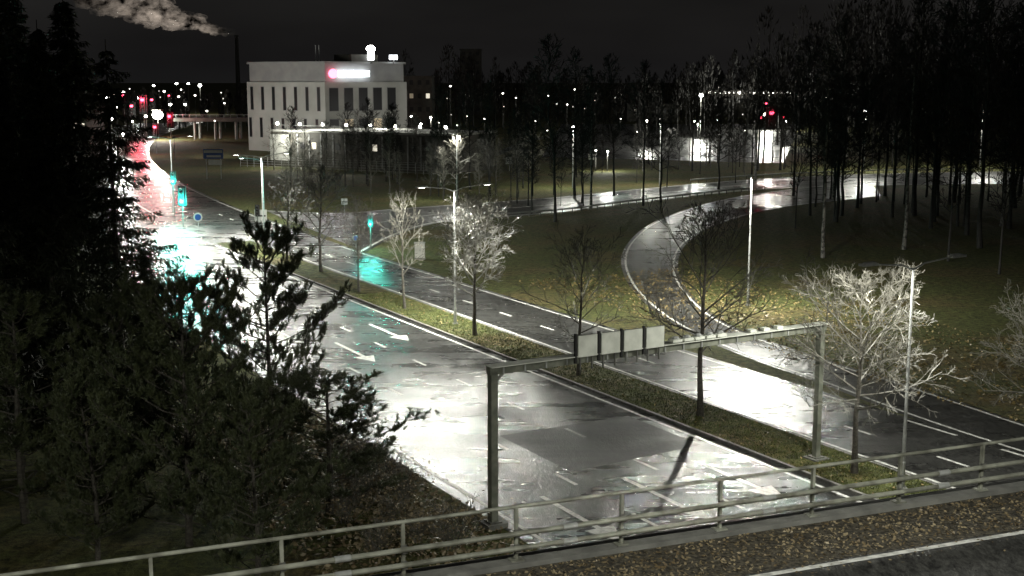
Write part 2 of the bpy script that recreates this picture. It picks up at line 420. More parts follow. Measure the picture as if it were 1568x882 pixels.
# conifers
def spruce(seed,h,rm,lev=46,dens=1.0):
    R=random.Random(seed); b=MB()
    b.tube([(0,0,0),(0,0,h*0.5),(0,0,h)],[0.24,0.13,0.02],7,'bark')
    a=R.uniform(0,6); lop=R.uniform(0,6); N=int(lev*7*dens)
    for i in range(N):
        f=0.04+0.94*(i/N); z=f*h+R.gauss(0,0.12)
        rr=rm*(1-f)**0.7*(1+0.22*sin(f*23+seed))+0.15
        a+=2.399+R.gauss(0,0.3)
        L=rr*R.uniform(0.45,1.15)*(1+0.18*cos(a-lop)); out=V((cos(a),sin(a),0)); sd=V((-sin(a),cos(a),0))
        dr=R.uniform(0.25,0.6)
        pts=[V((0,0,z))+out*(L*t)+V((0,0,-dr*L*t+0.30*L*t*t)) for t in (0,0.33,0.66,1)]
        b.tube(pts,[0.035,0.025,0.015,0.008],3,'bark',cap=False)
        ns=int(5+L*4)
        for q in range(ns):
            t=0.12+0.88*q/ns; xx=t*3; jj=min(2,int(xx)); p=pts[jj].lerp(pts[jj+1],xx-jj)
            for sgn in (-1,1):
                sl=(0.30+0.32*L*(1-t))*R.uniform(0.6,1.2)
                dd=(out*0.45+sd*sgn*0.7+V((0,0,-0.8+R.gauss(0,0.25)))).normalized()
                for w in range(3):
                    p0=p+dd*(sl*w/3); e=dd+rv(R)*0.4
                    e.normalize(); wv=e.cross(rv(R)).normalized()*0.05
                    b.tri(p0+wv,p0-wv,p0+e*(sl*0.5+0.1),'spruce')
    return b.mesh('spruce_mesh_%d'%seed)
def pine(seed,h,rm,cb=0.12,nb=46):
    R=random.Random(seed); b=MB()
    lx,ly=R.gauss(0,0.3),R.gauss(0,0.3)
    tp=lambda f:V((lx*f*f+0.12*sin(f*5),ly*f*f,h*f))
    b.tube([tp(i/8) for i in range(9)],[0.17-0.018*i for i in range(9)],7,'bark')
    a=R.uniform(0,6)
    def tuft(p,d,n,L):
        for _ in range(n):
            e=(d+rv(R)*0.5).normalized(); o=p-d*R.uniform(0,0.34)
            wv=e.cross(rv(R)).normalized()*0.017
            b.tri(o+wv,o-wv,o+e*L*R.uniform(0.7,1.2),'needle')
    for i in range(nb):
        f=cb+(0.98-cb)*(i/nb)+R.gauss(0,0.008)
        a+=2.4+R.gauss(0,0.5)
        prof=(1-f)**0.5*(1+0.32*sin(f*17+seed))
        L=rm*prof*R.uniform(0.45,1.3)+0.35
        out=V((cos(a),sin(a),0)); p0=tp(min(1,f))
        rise=R.uniform(-0.1,0.35)+0.5*f
        pts=[p0+out*(L*t)+V((0,0,L*(rise*t*0.6+0.42*t*t)))+rv(R)*0.05 for t in (0,0.25,0.5,0.75,1)]
        b.tube(pts,[0.045,0.036,0.028,0.018,0.01],3,'bark',cap=False)
        ns=int(3+L*3.8)
        for q in range(ns+1):
            t=0.42+0.58*q/ns; xx=t*4; jj=min(3,int(xx)); p=pts[jj].lerp(pts[jj+1],xx-jj)
            sd=V((-out.y,out.x,0))*R.choice((-1,1))
            dd=(out*0.5+sd*R.uniform(0.2,1.1)+V((0,0,R.uniform(0,1.0)))).normalized()
            sl=R.uniform(0.35,0.9)*(0.5+0.5*L/rm)
            e=p+dd*sl+V((0,0,0.15))
            b.tube([p,e],[0.014,0.008],3,'bark',cap=False)
            tuft(e,(dd*0.5+V((0,0,1.0))).normalized(),36,0.22)
            for w in range(3):
                d3=(dd*0.4+rv(R)*0.4+V((0,0,0.9))).normalized(); e3=p+dd*sl*R.uniform(0.35,0.95)+d3*0.36
                tuft(e3,d3,22,0.2)
        tuft(pts[-1],(pts[-1]-pts[-2]).normalized(),30,0.22)
    for k in range(6):
        d=(V((0,0,1))+rv(R)*0.3).normalized(); 
        for q in range(6): tuft(tp(0.97)+d*(0.22*q),d,22,0.2)
    return b.mesh('pine_mesh_%d'%seed)
SP=[spruce(21,20,3.6),spruce(22,18,3.0,40),spruce(23,19,4.2,40,0.5)]
PN=[pine(31,11.5,3.3,0.12,50),pine(32,11,4.3,0.08,72),pine(33,11,3.6,0.08,60)]
def at(me,name,u,v,s=1.0,rz=None,top=None,w=None):
    x,y=G(u,v)
    if top is not None:
        s=HT(y,top)/max(p.co.z for p in me.vertices)
    w=w or s
    return inst(name,me,(x,y,0),rng.uniform(0,6) if rz is None else rz,(w,w,s))
at(PN[0],'pine_tree',415,700,top=322)
at(PN[1],'pine_tree',290,836,top=400)
at(PN[2],'pine_tree',150,860,top=560); at(PN[0],'pine_tree',505,785,top=560,w=1.05); at(PN[2],'pine_tree',395,900,top=580)
at(PN[2],'pine_tree',190,770,top=440); at(PN[0],'pine_tree',40,800,top=430,w=1.2)
at(SP[0],'spruce_tree',92,640,top=30); at(SP[1],'spruce_tree',-25,700,top=-30); at(SP[2],'spruce_tree',188,590,top=60,w=1.15)
at(SP[0],'spruce_tree',20,560,top=0); at(SP[0],'spruce_tree',125,520,top=-10,w=1.5);at(SP[0],'spruce_tree',40,420,top=-40,w=1.8); at(SP[1],'spruce_tree',-60,470,top=0,w=1.6)
at(SP[1],'spruce_tree',235,670,top=380,w=0.6)
# shrubs
def shrub(seed):
    R=random.Random(seed); b=MB()
    for i in range(16):
        a=R.uniform(0,6.28); e=R.uniform(0.1,0.8); d=V((cos(a)*sin(e),sin(a)*sin(e),cos(e)))
        grow(b,V((R.gauss(0,0.15),R.gauss(0,0.15),0)),d,R.uniform(1.2,2.3),0.02,1,3,R,(6,4),0.03,'twig',0.008)
    for i in range(300):
        p=V((R.gauss(0,0.8),R.gauss(0,0.8),R.uniform(0.2,2.0))); e=rv(R).normalized()*0.08; w=rv(R).normalized()*0.06
        b.quad(p-e,p-w,p+e,p+w,'leaf')
    return b.mesh('shrub_mesh')
SB=shrub(3)
for u,v in ((600,800),(560,760),(640,830),(530,800),(620,770),(580,850),(690,840),(545,720),(600,745)):
    x,y=G(u,v); s=rng.uniform(0.6,1.1); inst('shrub',SB,(x,y,0),rng.uniform(0,6),(s,s,s*0.8))
# ------------------------------------------------------------ distant tree line
def treeline():
    R=random.Random(9); b=MB()
    for i in range(420):
        u=R.uniform(-150,1720); y=R.uniform(430,700)
        if i>330: u=1300+R.uniform(0,450)*R.random()**0.4-R.uniform(0,140); y=R.uniform(330,420)
        x=(u-784)/F*y
        if 150<u<620: h=R.uniform(8,13)
        elif u<150: h=R.uniform(20,32)
        elif i>330: h=R.uniform(22,44)
        elif u>1200: h=R.uniform(22,46)
        else: h=R.uniform(12,26)+4*sin(u*0.012)
        b.tube([(x,y,0),(x+R.gauss(0,.6),y,h*0.95)],[0.3,0.06],4,'barkd',cap=False)
        w=h*R.uniform(0.11,0.2)
        for k in range(190):
            t=R.random()**0.8; z=h*(0.25+0.75*t); rr=w*sin(pi*(0.12+0.86*t))*R.random()**0.4; a=R.uniform(0,6.28)
            c=V((x+cos(a)*rr,y+sin(a)*rr,z)); q=rv(R)*0.28; up=V((cos(a)*0.5,sin(a)*0.5,1.4))
            b.tri(c+q*0.5,c-q*0.5,c+up,'barkd')
    return b.obj('distant_tree_line')
treeline()
# ------------------------------------------------------------ bridge
bx,by=0.09,27.7; ea=math.atan2(0.374,0.927); EX,EY=cos(ea),sin(ea); MX,MY=EY,-EX
def BR(e,m,z): return (bx+EX*e+MX*m, by+EY*e+MY*m, z)
DZ=7.2
bridge=empty('road_bridge')
def bbox(b,e0,e1,m0,m1,z0,z1,k): 
    c=BR((e0+e1)/2,(m0+m1)/2,(z0+z1)/2); b.box(c,(e1-e0,m1-m0,z1-z0),k,rz=math.atan2(EY,EX))
b=MB(); bbox(b,-70,90,-0.25,14.5,DZ-1.3,DZ-0.012,'conc'); b.obj('deck_slab',parent=bridge)
b=MB(); bbox(b,-70,90,-0.35,0.25,DZ-0.45,DZ+0.12,'conc'); b.obj('edge_beam',parent=bridge)
b=MB(); b.quad(BR(-70,0.25,DZ),BR(-70,2.1,DZ),BR(90,2.9,DZ),BR(90,0.25,DZ),'gravel'); b.obj('verge_strip',parent=bridge)
b=MB(); b.quad(BR(-70,2.1,DZ),BR(-70,14.2,DZ),BR(90,14.2,DZ),BR(90,2.9,DZ),'deckasph'); b.obj('deck_road',parent=bridge)
b=MB(); b.quad(BR(-70,2.2,DZ+.005),BR(-70,2.38,DZ+.005),BR(90,3.18,DZ+.005),BR(90,3.0,DZ+.005),'paint'); b.obj('deck_edge_line',parent=bridge)
b=MB()
for e in (-17,25.5,44):
    for m in (2,7,12): b.tube([BR(e,m,0),BR(e,m,DZ-1.3)],[0.5,0.5],14,'conc')
b.obj('piers',parent=bridge)
def vs():
    e=rng.uniform(-6,26); m=rng.uniform(0.3,2.3); x,y,z=BR(e,m,DZ); return x,y,z
scatter('bridge_leaf_litter',5200,vs,0.05,'leaf',0.5,0.0)
def vs2():
    e=rng.uniform(-6,26); m=2.2+abs(rng.gauss(0,0.5)); x,y,z=BR(e,m,DZ+0.004); return x,y,z
scatter('bridge_leaf_litter',500,vs2,0.045,'leaf',0.2,0.0)
b=MB()
b.poly([BR(-90,-0.3,DZ-0.5),BR(-19,-0.3,DZ-0.5),BR(-19,-11,0.02),BR(-90,-11,0.02)],'ground')
b.poly([BR(-19,-0.3,DZ-0.5),BR(-19,14,DZ-0.5),BR(-10,14,0.02),BR(-10,-0.3,0.02)],'conc')
b.obj('bridge_embankment')
# railing
b=MB(); sp=2.68
for i in range(-14,30):
    e=i*sp; 
    b.box(BR(e,0,DZ+0.12+0.62),(0.07,0.10,1.24),'rail',rz=ea)
    b.box(BR(e,0,DZ+0.135),(0.3,0.28,0.03),'rail',rz=ea)
    for z in (0.78,0.42): b.box(BR(e,0.09,DZ+z),(0.12,0.12,0.16),'steeld',rz=ea)
L0,L1=-14*sp,29*sp
b.tube([BR(L0,0,DZ+1.38),BR(L1,0,DZ+1.38)],[0.045,0.045],10,'rail')
b.tube([BR(L0,0.17,DZ+0.80),BR(L1,0.17,DZ+0.80)],[0.06,0.06],10,'rail')
b.tube([BR(L0,0.17,DZ+0.45),BR(L1,0.17,DZ+0.45)],[0.06,0.06],10,'rail')
for i in range(-4,9):
    e=i*sp*2+1.1
    for z in (0.80,0.45): b.tube([BR(e,0.17,DZ+z),BR(e+0.35,0.17,DZ+z)],[0.075,0.075],10,'steel')
b.obj('bridge_railing')
# ------------------------------------------------------------ street lamps
LC=(1.0,1.0,0.89)
def street_lamp(x,y,h,dirs,arm=2.5,power=3000,spot=174,glow='lampw',r=0.22,name='street_lamp',col=LC,cap=0.0):
    b=MB(); z0=cap
    b.tube([(0,0,0),(0,0,1.2),(0,0,1.25),(0,0,h-0.25)],[0.11,0.11,0.085,0.05],10,'steel')
    b.box((0,0,0.03),(0.42,0.42,0.05),'steeld')
    for dx,dy in dirs:
        b.tube([(0,0,h-0.35),(dx*arm*0.3,dy*arm*0.3,h-0.1),(dx*arm,dy*arm,h+0.05)],[0.045,0.04,0.035],8,'steel')
        a=math.atan2(dy,dx)
        b.box((dx*(arm+0.35),dy*(arm+0.35),h+0.07),(0.85,0.34,0.10),'steel',rz=a)
        b.box((dx*(arm+0.30),dy*(arm+0.30),h+0.14),(0.55,0.24,0.05),'steel',rz=a)
        b.box((dx*(arm+0.38),dy*(arm+0.38),h+0.016),(0.5,0.22,0.012),glow,rz=a)
    o=b.obj(name,(x,y,z0))
    for dx,dy in dirs:
        light('lamp_light','SPOT',(dx*(arm+0.38),dy*(arm+0.38),h-0.06),power,col,o,r,None,spot,0.2)
    return o
N=(NX,NY); Nn=(-NX,-NY)
for s,pw in ((-44.5,5500),(0.5,3600),(44.5,12500),(89,11000),(133,7000)):
    x,y=RC(s,2.2); street_lamp(x,y,10.2,[N,Nn],2.3,pw,cap=0.12)
for s in (112,158):
    x,y=RC(s,-17.2); street_lamp(x,y,10.2,[N],2.0,6000)
x,y=G(1145,468); hh=HT(y,270); street_lamp(x,y,hh,[(-0.3,-0.95)],0.8,17000)
x,y=G(405,338); hh=HT(y,243); street_lamp(x,y,hh,[(-1,0)],2.2,5500)
x,y=G(877,288); street_lamp(x,y,HT(y,193),[(-.2,-1)],0.8,6500)
x,y=G(1322,262); street_lamp(x,y,HT(y,168),[(-.2,-1)],0.8,10000)
x,y=G(1010,284); street_lamp(x,y,HT(y,190),[(-.2,-1)],1.2,6000)  # this and the next two lamps are added to brighten the side street
x,y=G(700,308); street_lamp(x,y,HT(y,205),[(-.2,-1)],1.2,5000)
x,y=G(1500,258); street_lamp(x,y,HT(y,170),[(-.2,-1)],1.2,8000)
# lamps on the bridge behind the camera
x,y,z=BR(8,13.6,DZ); street_lamp(x,y,9.5,[(-MX,-MY)],2.0,6000,cap=DZ)
x,y,z=BR(-22,13.6,DZ); street_lamp(x,y,9.5,[(-MX,-MY)],2.0,14000,cap=DZ)
# distant lit lamps (lantern on a post)
def post_lamp(u,vh,vb,k='lamps',rs=1.0,name='distant_street_lamp',power=0,col=LC):
    x,y=G(u,vb); h=HT(y,vh); r=y*0.00082*rs
    b=MB(); b.tube([(0,0,0),(0,0,h-r)],[0.12,0.07],6,'steeld'); b.ball((0,0,h),r,k,10,6,(1,1,0.8))
    b.box((0,0,h+r*0.85),(r*1.7,r*1.7,r*0.25),'steeld')
    o=b.obj(name,(x,y,0))
    if power: light('lamp_light','POINT',(0,-r*1.3,h-r*0.4),power,col,o,r)
    return o
for u,vh,vb,k,rs,pw in ((877,194,287,'lampw',1.2,0),(1072,146,212,'lampc',2.0,10000),(1320,169,240,'lamps',1.2,0),(880,137,190,'lamps',1,0),(690,132,190,'lamps',1,0),
  (770,143,195,'lamps',.9,0),(868,160,205,'lamps',.9,0),(742,182,215,'lamps',.9,0),(660,180,215,'lamps',1,3500),(645,190,220,'lampw',1,0),(700,192,225,'lamps',.9,0),
  (443,172,205,'lampw',1.2,0),(495,176,212,'lampw',1,0),(990,185,225,'lamps',1,5000),(1062,186,222,'lampw',1,0),(1290,150,200,'lamps',1,0),(975,202,240,'lamps',.8,0),
  (930,232,262,'lampw',.9,3000),(912,230,262,'lampw',.8,0),(1140,200,238,'lamps',.8,0),(620,150,200,'lamps',1,0),(655,137,190,'lampw',1,0),(1097,184,220,'lampw',.8,0),(1202,186,222,'lamps',.9,3500),
  (308,131,175,'lampw',1.6,5000),(290,128,170,'lampw',1.1,0),(272,128,170,'lampw',1.2,0),(237,131,170,'lampw',1.1,0),(190,141,178,'lampw',1,0),(165,150,185,'lampw',1.2,0),(180,232,262,'lampw',1.2,5000),
  (253,140,176,'lamps',1.2,0),(300,146,180,'lamps',1,0),(243,176,214,'lampw',5.2,20000),(95,160,200,'lampw',1.6,6000),(75,186,220,'lampw',2.0,0),(190,205,240,'lampw',1.4,6000),(172,182,214,'lampw',1.6,0),(148,172,210,'lampw',1.4,0),
  (820,185,215,'lamps',.8,0),(855,150,185,'lamps',.7,0),(1160,165,205,'lamps',.8,0),(790,150,190,'lamps',.7,0),(605,182,208,'lamps',.8,0),(630,178,208,'lampw',.9,0),(672,188,215,'lamps',.8,0),(715,178,210,'lamps',.7,0),
  (1100,205,236,'lamps',.7,0),(1010,182,222,'lamps',.7,0),(950,182,216,'lamps',.7,0),(838,200,232,'lamps',.7,0),(345,158,196,'lamps',.8,0),(330,185,215,'lamps',.8,0),(285,160,195,'lampw',1.2,0),(212,150,185,'lampw',1.2,0),
  (262,160,192,'lampw',1.4,0),(225,178,210,'lampw',1.2,0),(205,186,216,'lampw',1.0,0),(318,170,200,'lamps',1,0),(275,148,182,'lamps',1.1,0),(180,165,200,'lampw',1.2,0)):
    post_lamp(u,vh,vb,k,rs,power=pw)
# far-away town lights: many small lanterns on posts, one object
R=random.Random(31); b=MB()
for i in range(70):
    if i<22: u=R.uniform(150,350); v=R.uniform(160,185)
    else: u=R.uniform(600,1330); v=R.uniform(158,200)
    x,y=G(u,v); h=R.uniform(4,13); r=y*0.0009*R.uniform(0.3,0.65)
    b.tube([(x,y,0),(x,y,h)],[0.1,0.07],4,'steeld',cap=False); b.ball((x,y-0.3,h),r,R.choice(['lamps','lampd','lampd','lampd']),8,5)
b.obj('distant_town_lights')
def signal(u,vb,vh,k,pos,power,col,rs=1.0,name='traffic_light'):
    x,y=G(u,vb); h=HT(y,vh); q=rs
    b=MB(); b.tube([(0,0,0),(0,0,h+0.6*q)],[0.07,0.06],8,'steeld')
    b.box((0,-0.16*q,h),(0.36*q,0.24*q,1.1*q),'black'); b.box((0,-0.03*q,h),(0.56*q,0.03*q,1.35*q),'black')
    for i in range(3):
        zz=h+(1-i)*0.34*q; on=(i==pos)
        b.ball((0,-0.29*q,zz),0.13*q,k if on else 'off',10,6,(1,0.35,1))
        b.tube([(0,-0.28*q,zz+0.16*q),(0,-0.50*q,zz+0.14*q)],[0.10*q,0.08*q],8,'black')
    o=b.obj(name,(x,y,0),0)
    if power: light('signal_light','POINT',(0,-0.8*q,h+(1-pos)*0.34*q),power,col,o,0.18*q)
    return o
RD=(1,0.05,0.1); GR=(0.05,1,0.8)
signal(568,382,338,'green',2,450,GR,1.0)
signal(281,348,300,'green',2,3500,GR,1.8)
signal(268,335,272,'green',2,1500,GR,1.3)
signal(395,352,322,'off',2,0,GR,1.0)
signal(222,210,160,'red',0,4500,RD,4.2); signal(205,212,168,'red',0,0,RD,3.4); signal(262,215,184,'red',0,2200,RD,3.4); signal(236,208,158,'red',0,0,RD,3.2); signal(240,235,200,'red',0,700,RD,2.6)
signal(192,205,150,'red',0,0,RD,2.6); signal(262,205,150,'red',0,0,RD,2.2)
signal(1178,240,181,'red',0,400,RD,3.8); signal(1163,238,185,'red',0,0,RD,2.4); signal(1196,238,184,'red',0,0,RD,2.4); signal(1170,236,162,'red',0,0,RD,1.8)
post_lamp(1172,176,200,'lampw',2.0,power=70000); post_lamp(1068,190,212,'lamps',1.0,power=9000)
# ------------------------------------------------------------ gantry
g0=V((*G(755,806),0)); g1=V((*G(1249,706),0)); gd=(g1-g0); GL=gd.length; gd.normalize(); ga=math.atan2(gd.y,gd.x); HG=6.55
b=MB()
b.box((0,0,HG/2),(0.30,0.34,HG),'gant'); b.box((GL,0,HG/2),(0.26,0.30,HG),'gant')
for X in (0,GL): b.box((X,0,0.1),(0.9,0.9,0.2),'conc'); b.box((X,0,0.23),(0.55,0.6,0.05),'steeld')
b.box((GL/2,0,HG+0.02),(GL+0.4,0.34,0.32),'gant')
b.box((GL/2,-0.05,HG+0.20),(GL+0.45,0.6,0.035),'panel')
for i in range(18):
    b.box((0.4+i*GL/17.6,-0.19,HG+0.02),(0.06,0.04,0.30),'steel')
for X,sg in ((0,1),(GL,-1)):
    b.tube([(X,0,HG-0.6),(X+sg*0.55,0,HG-0.1)],[0.06,0.06],6,'gant')
gantry=b.obj('sign_gantry',g0,ga)
b=MB()
for i in range(4):
    X=4.35+i*1.16
    b.box((X,-0.34,HG+0.62),(0.94,0.06,0.90),'panel'); b.box((X,-0.30,HG+0.62),(0.98,0.03,0.94),'steeld')
    for q in (-0.3,0.3): b.box((X+q,-0.24,HG+0.35),(0.05,0.08,1.5),'steeld')
    b.box((X-0.58,-0.30,HG+0.55),(0.08,0.12,1.25),'black')
b.obj('sign_panels',(0,0,0),0,gantry)
b=MB()
for i in range(5):
    X=9.0+i*0.62
    b.box((X,-0.25,HG+0.34),(0.5,0.36,0.12),'panel'); b.ball((X,-0.25,HG+0.45),0.14,'steel',8,5,(1.4,1,0.6)); b.box((X,-0.12,HG+0.27),(0.06,0.2,0.12),'steeld')
for i in range(3):
    X=13.4+i*0.8
    b.box((X,-0.15,HG+0.31),(0.34,0.28,0.13),'panel'); b.tube([(X,0,HG+0.2),(X,0.35,HG+0.3)],[0.03,0.03],6,'steeld')
b.obj('detector_units',(0,0,0),0,gantry)
# ------------------------------------------------------------ roadside signs etc
x,y=G(328,274); b=MB()
for q in (-1.3,1.3): b.tube([(q,0,0),(q,0,5.4)],[0.07,0.07],8,'steel')
b.box((0,-0.1,4.5),(3.6,0.05,1.7),'blue'); b.box((0,-0.13,4.95),(3.3,0.02,0.5),'whitep'); b.box((0.1,-0.13,4.1),(2.6,0.02,0.35),'whitep'); b.box((0.3,-0.1,3.0),(2.4,0.05,0.9),'whitep')
b.obj('direction_sign',(x,y,0))
x,y=G(643,397); b=MB()
b.box((0,0,0.08),(1.15,0.7,0.16),'conc'); b.box((0,0,0.92),(1.0,0.55,1.5),'whitep'); b.box((0,0,1.70),(1.12,0.67,0.07),'steel')
for q in (-0.25,0.25): b.box((q,-0.285,0.92),(0.46,0.02,1.36),'whitep')
b.box((0.04,-0.305,0.95),(0.04,0.03,0.18),'black'); b.obj('utility_cabinet',(x,y,0))
def small_sign(u,vb,vt,shape,k,name='traffic_sign',s=1.0):
    x,y=G(u,vb); h=HT(y,vt); b=MB(); b.tube([(0,0,0),(0,0,h)],[0.04,0.04],8,'steel')
    if shape=='round': b.tube([(0,-0.06,h-0.4*s),(0,-0.09,h-0.4*s)],[0.42*s,0.42*s],20,k); b.tube([(0,-0.092,h-0.4*s),(0,-0.10,h-0.4*s)],[0.3*s,0.3*s],20,'blue')
    else: b.box((0,-0.07,h-0.5*s),(1.0*s,0.03,1.0*s),k); b.box((0,-0.09,h-0.5*s),(0.8*s,0.02,0.12*s),'black')
    b.obj(name,(x,y,0))
small_sign(304,350,326,'round','whitep',s=1.3); small_sign(400,350,321,'box','whitep',s=1.5); small_sign(528,335,304,'box','steel',s=.8); small_sign(545,380,360,'round','whitep',s=.8)
small_sign(780,262,240,'box','whitep',s=1.4); small_sign(905,262,236,'box','whitep',s=1.1)
for gp in (offline(SL,1.2)[18:52],offline(SU,-1.2)[40:]):
    b=MB()
    for i,p in enumerate(gp): b.box((p.x,p.y,0.35),(0.1,0.1,0.7),'steeld')
    b.tube([(p.x,p.y-0.1,0.6) for p in gp],[0.12]*len(gp),6,'steel'); b.obj('guard_rail')
# ------------------------------------------------------------ buildings
def building():
    cx,cy=G(500,236); e=empty('office_building',(cx,cy,0))
    a=radians(38)
    u1=V((-cos(a),sin(a),0)); u2=V((sin(radians(46)),cos(radians(46)),0))
    n1=V((-u1.y,u1.x,0)); 
    if n1.y>0: n1=-n1
    n2=V((-u2.y,u2.x,0)); 
    if n2.y>0: n2=-n2
    L1=28; L2=25; Hh=HT(cy,97)
    def prismq(nm,o,A,B,z0,z1,k):
        b=MB(); c=[o,o+u1*A,o+u1*A+u2*B,o+u2*B]
        lo=[V((p.x,p.y,z0)) for p in c]; hi=[V((p.x,p.y,z1)) for p in c]
        b.poly(lo,k); b.poly(hi,k)
        for i in range(4): j=(i+1)%4; b.quad(lo[i],lo[j],hi[j],hi[i],k)
        return b.obj(nm,parent=e)
    prismq('main_walls',V((0,0,0)),L1,L2,0,Hh-4.4,'wall')
    prismq('upper_storey',u1*0.5+u2*0.5,L1-1,L2-1,Hh-4.398,Hh,'wallg')
    prismq('roof_parapet',u1*0.1+u2*0.1,L1-0.2,L2-0.2,Hh+0.003,Hh+0.5,'wallg')
    prismq('stair_tower',u2*(L2*0.32),6,8,Hh+0.504,Hh+2.2,'walld')
    b=MB()
    def win(o,u,n,x,z0,z1,w,k='glass',fr='wallg'):
        def q(x0,x1,za,zb,off,kk):
            A=o+u*x0+n*off; B=o+u*x1+n*off
            b.quad((A.x,A.y,za),(B.x,B.y,za),(B.x,B.y,zb),(A.x,A.y,zb),kk)
        q(x-w/2-0.15,x+w/2+0.15,z0-0.15,z1+0.15,0.03,fr); q(x-w/2,x+w/2,z0,z1,0.06,k)
    O=V((0,0,0))
    for i in range(7):
        win(O,u1,n1,2.2+i*4.0,Hh-11.2,Hh-5.6,1.0); 
        win(O,u1,n1,3.0+i*4.0,Hh-18,Hh-13.2,0.9)
    for i in range(5):
        win(O,u2,n2,2.5+i*4.4,Hh-11.2,Hh-5.8,2.6); win(O,u2,n2,2.5+i*4.4,Hh-18,Hh-13.2,2.6,'windim' if i in(1,3) else 'glass')
    b.obj('windows',parent=e)
    b=MB(); z=Hh-2.4
    b.ball(O+n2*0.6+u2*2.0+V((0,0,z)),1.1,'pink',14,8,(1,0.35,1))
    A=O+n2*0.45+u2*3.6; B=O+n2*0.45+u2*13
    b.quad((A.x,A.y,z-0.7),(B.x,B.y,z-0.7),(B.x,B.y,z+0.7),(A.x,A.y,z+0.7),'lampc'); 
    b.obj('illuminated_sign',parent=e)
    b=MB()
    q=u2*14; b.tube([(q.x,q.y,Hh),(q.x,q.y,Hh+2)],[0.3,0.3],6,'steeld'); b.box((q.x,q.y-1.0,Hh+2.4),(1.5,0.5,3.0),'lampc'); b.box((q.x,q.y-.7,Hh+2.4),(1.7,0.1,3.2),'steel'); b.ball((q.x,q.y-1.0,Hh+3.6),1.0,'lampw',10,6,(1.1,0.4,0.8))
    q=u2*21; b.box((q.x,q.y-1.0,Hh+1.6),(2.0,0.5,1.1),'lampc'); b.tube([(q.x,q.y-.5,Hh),(q.x,q.y-.5,Hh+1.4)],[0.15,0.15],6,'steeld')
    q=u1*10+u2*6
    for w in (0,0.8): b.tube([(q.x+w,q.y,Hh),(q.x+w,q.y,Hh+4.5)],[0.14,0.1],6,'steel')
    b.obj('roof_equipment',parent=e)
    for px,py,tx,ty,pw in ((-30,-24,-12,8,9000),(34,-4,16,14,2500)):  # lamps added in front of the office to brighten its two faces
        bb=MB(); bb.tube([(0,0,0),(0,0,5)],[0.1,0.07],6,'steeld'); bb.box((0,0,5.1),(0.7,0.4,0.4),'black')
        fl=bb.obj('facade_fill_lamp',(cx+px,cy+py,0))
        light('facade_fill_beam','SPOT',(0,0.3,5.4),pw*2.2,(1,0.98,0.90),fl,0.3,(tx-px,ty-py,12),100,0.8)
    # annex
    ax0,ay0=G(416,254); ax1,ay1=G(692,266); hA=HT(ay0,201)
    an=empty('low_annex_building',(ax0,ay0,0)); L=V((ax1-ax0,ay1-ay0,0)); W=L.length; ang=math.atan2(L.y,L.x)
    b=MB(); b.box((W/2,8,hA/2),(W,16,hA),'walld'); 
    b.box((W/2,8,hA+0.2),(W+0.6,16.6,0.4),'wall')
    b.box((2.5,-0.1,hA*0.55),(5,0.4,hA*0.75),'wall')
    for i in range(12):
        b.box((7+i*(W-8)/12,-0.03,hA*0.5),(0.35,0.10,hA*0.9),'wallg')
        b.box((8.2+i*(W-8)/12,-0.02,hA*0.62),(1.1,0.06,1.3),'winlit' if i%5==1 else 'glass')
    b.obj('annex_walls',(0,0,0),ang,an)
    b=MB()
    for i in range(15):
        b.tube([(1+i*W/15,1,hA+0.4),(1+i*W/15,1,hA+1.5)],[0.05,0.05],5,'steeld'); 
        if i%2==0: b.ball((1+i*W/15,1,hA+1.6),0.28,'lampw',8,5)
    b.tube([(0.5,1,hA+1.3),(W-0.5,1,hA+1.3)],[0.05,0.05],5,'steel')
    b.obj('roof_railing_lamps',(0,0,0),ang,an)
    light('annex_fill_light','POINT',(4,-6,6),3500,LC,an,0.3)  # added bare point lights that brighten the annex front and roof edge
    light('annex_fill_light','POINT',(12,-3,hA+3),4500,LC,an,0.3)
    light('annex_fill_light','POINT',(24,3,hA+2.5),5000,LC,an,0.3)
    light('annex_fill_light','POINT',(34,-10,7),3500,LC,an,0.3)
    b=MB()
    for i in range(28):
        b.tube([(-4+i*1.8,-5,0),(-4+i*1.8,-5,2.2)],[0.05,0.05],5,'steel',cap=False)
    for z in (0.3,0.8,1.3,1.8,2.2): b.tube([(-4,-5,z),(-4+27*1.8,-5,z)],[0.035,0.035],4,'steel',cap=False)
    fo=b.obj('yard_fence',(ax0,ay0,0),ang)
building()
def far_building(name,u0,u1,vb,vt,rows,cols,lit,k='walld',depth=14,kk=('winlit','windim')):
    x0,y=G(u0,vb); x1,_=G(u1,vb); h=HT(y,vt); W=x1-x0; b=MB()
    b.box((W/2,depth/2,h/2),(W,depth,h),k); b.box((W/2,depth/2,h+0.2),(W+0.5,depth+0.5,0.4),k)
    R=random.Random(u0)
    for r in range(rows):
        for c in range(cols):
            b.box(((c+0.5)*W/cols,-0.03,h*(r+0.6)/(rows)),(W/cols*0.45,0.08,min(1.6,h/rows*0.42)),R.choice(kk) if R.random()<lit else 'glass')
    b.obj(name,(x0,y,0))
far_building('factory_building',1082,1208,180,139,1,18,0.0)
x0,y=G(1082,180); b=MB(); W=G(1208,180)[0]-x0; hh=HT(y,143)
for i in range(17):
    X=x0+W*(i+0.5)/17; b.tube([(X,y-0.2,hh+0.4),(X,y-1.0,hh+0.5)],[0.06,0.05],5,'steeld'); b.ball((X,y-1.1,hh+0.35),0.42 if i%3 else 0.7,'lamps',8,5)
b.obj('factory_wall_lamps')
far_building('apartment_tower',705,737,176,76,7,3,0.0,'walld',kk=('windim',))
far_building('warehouse_building',60,135,232,168,1,6,0.8,'walld')
far_building('retail_building',612,662,200,118,4,4,0.2)
far_building('shop_building',960,1040,186,160,1,9,0.3)
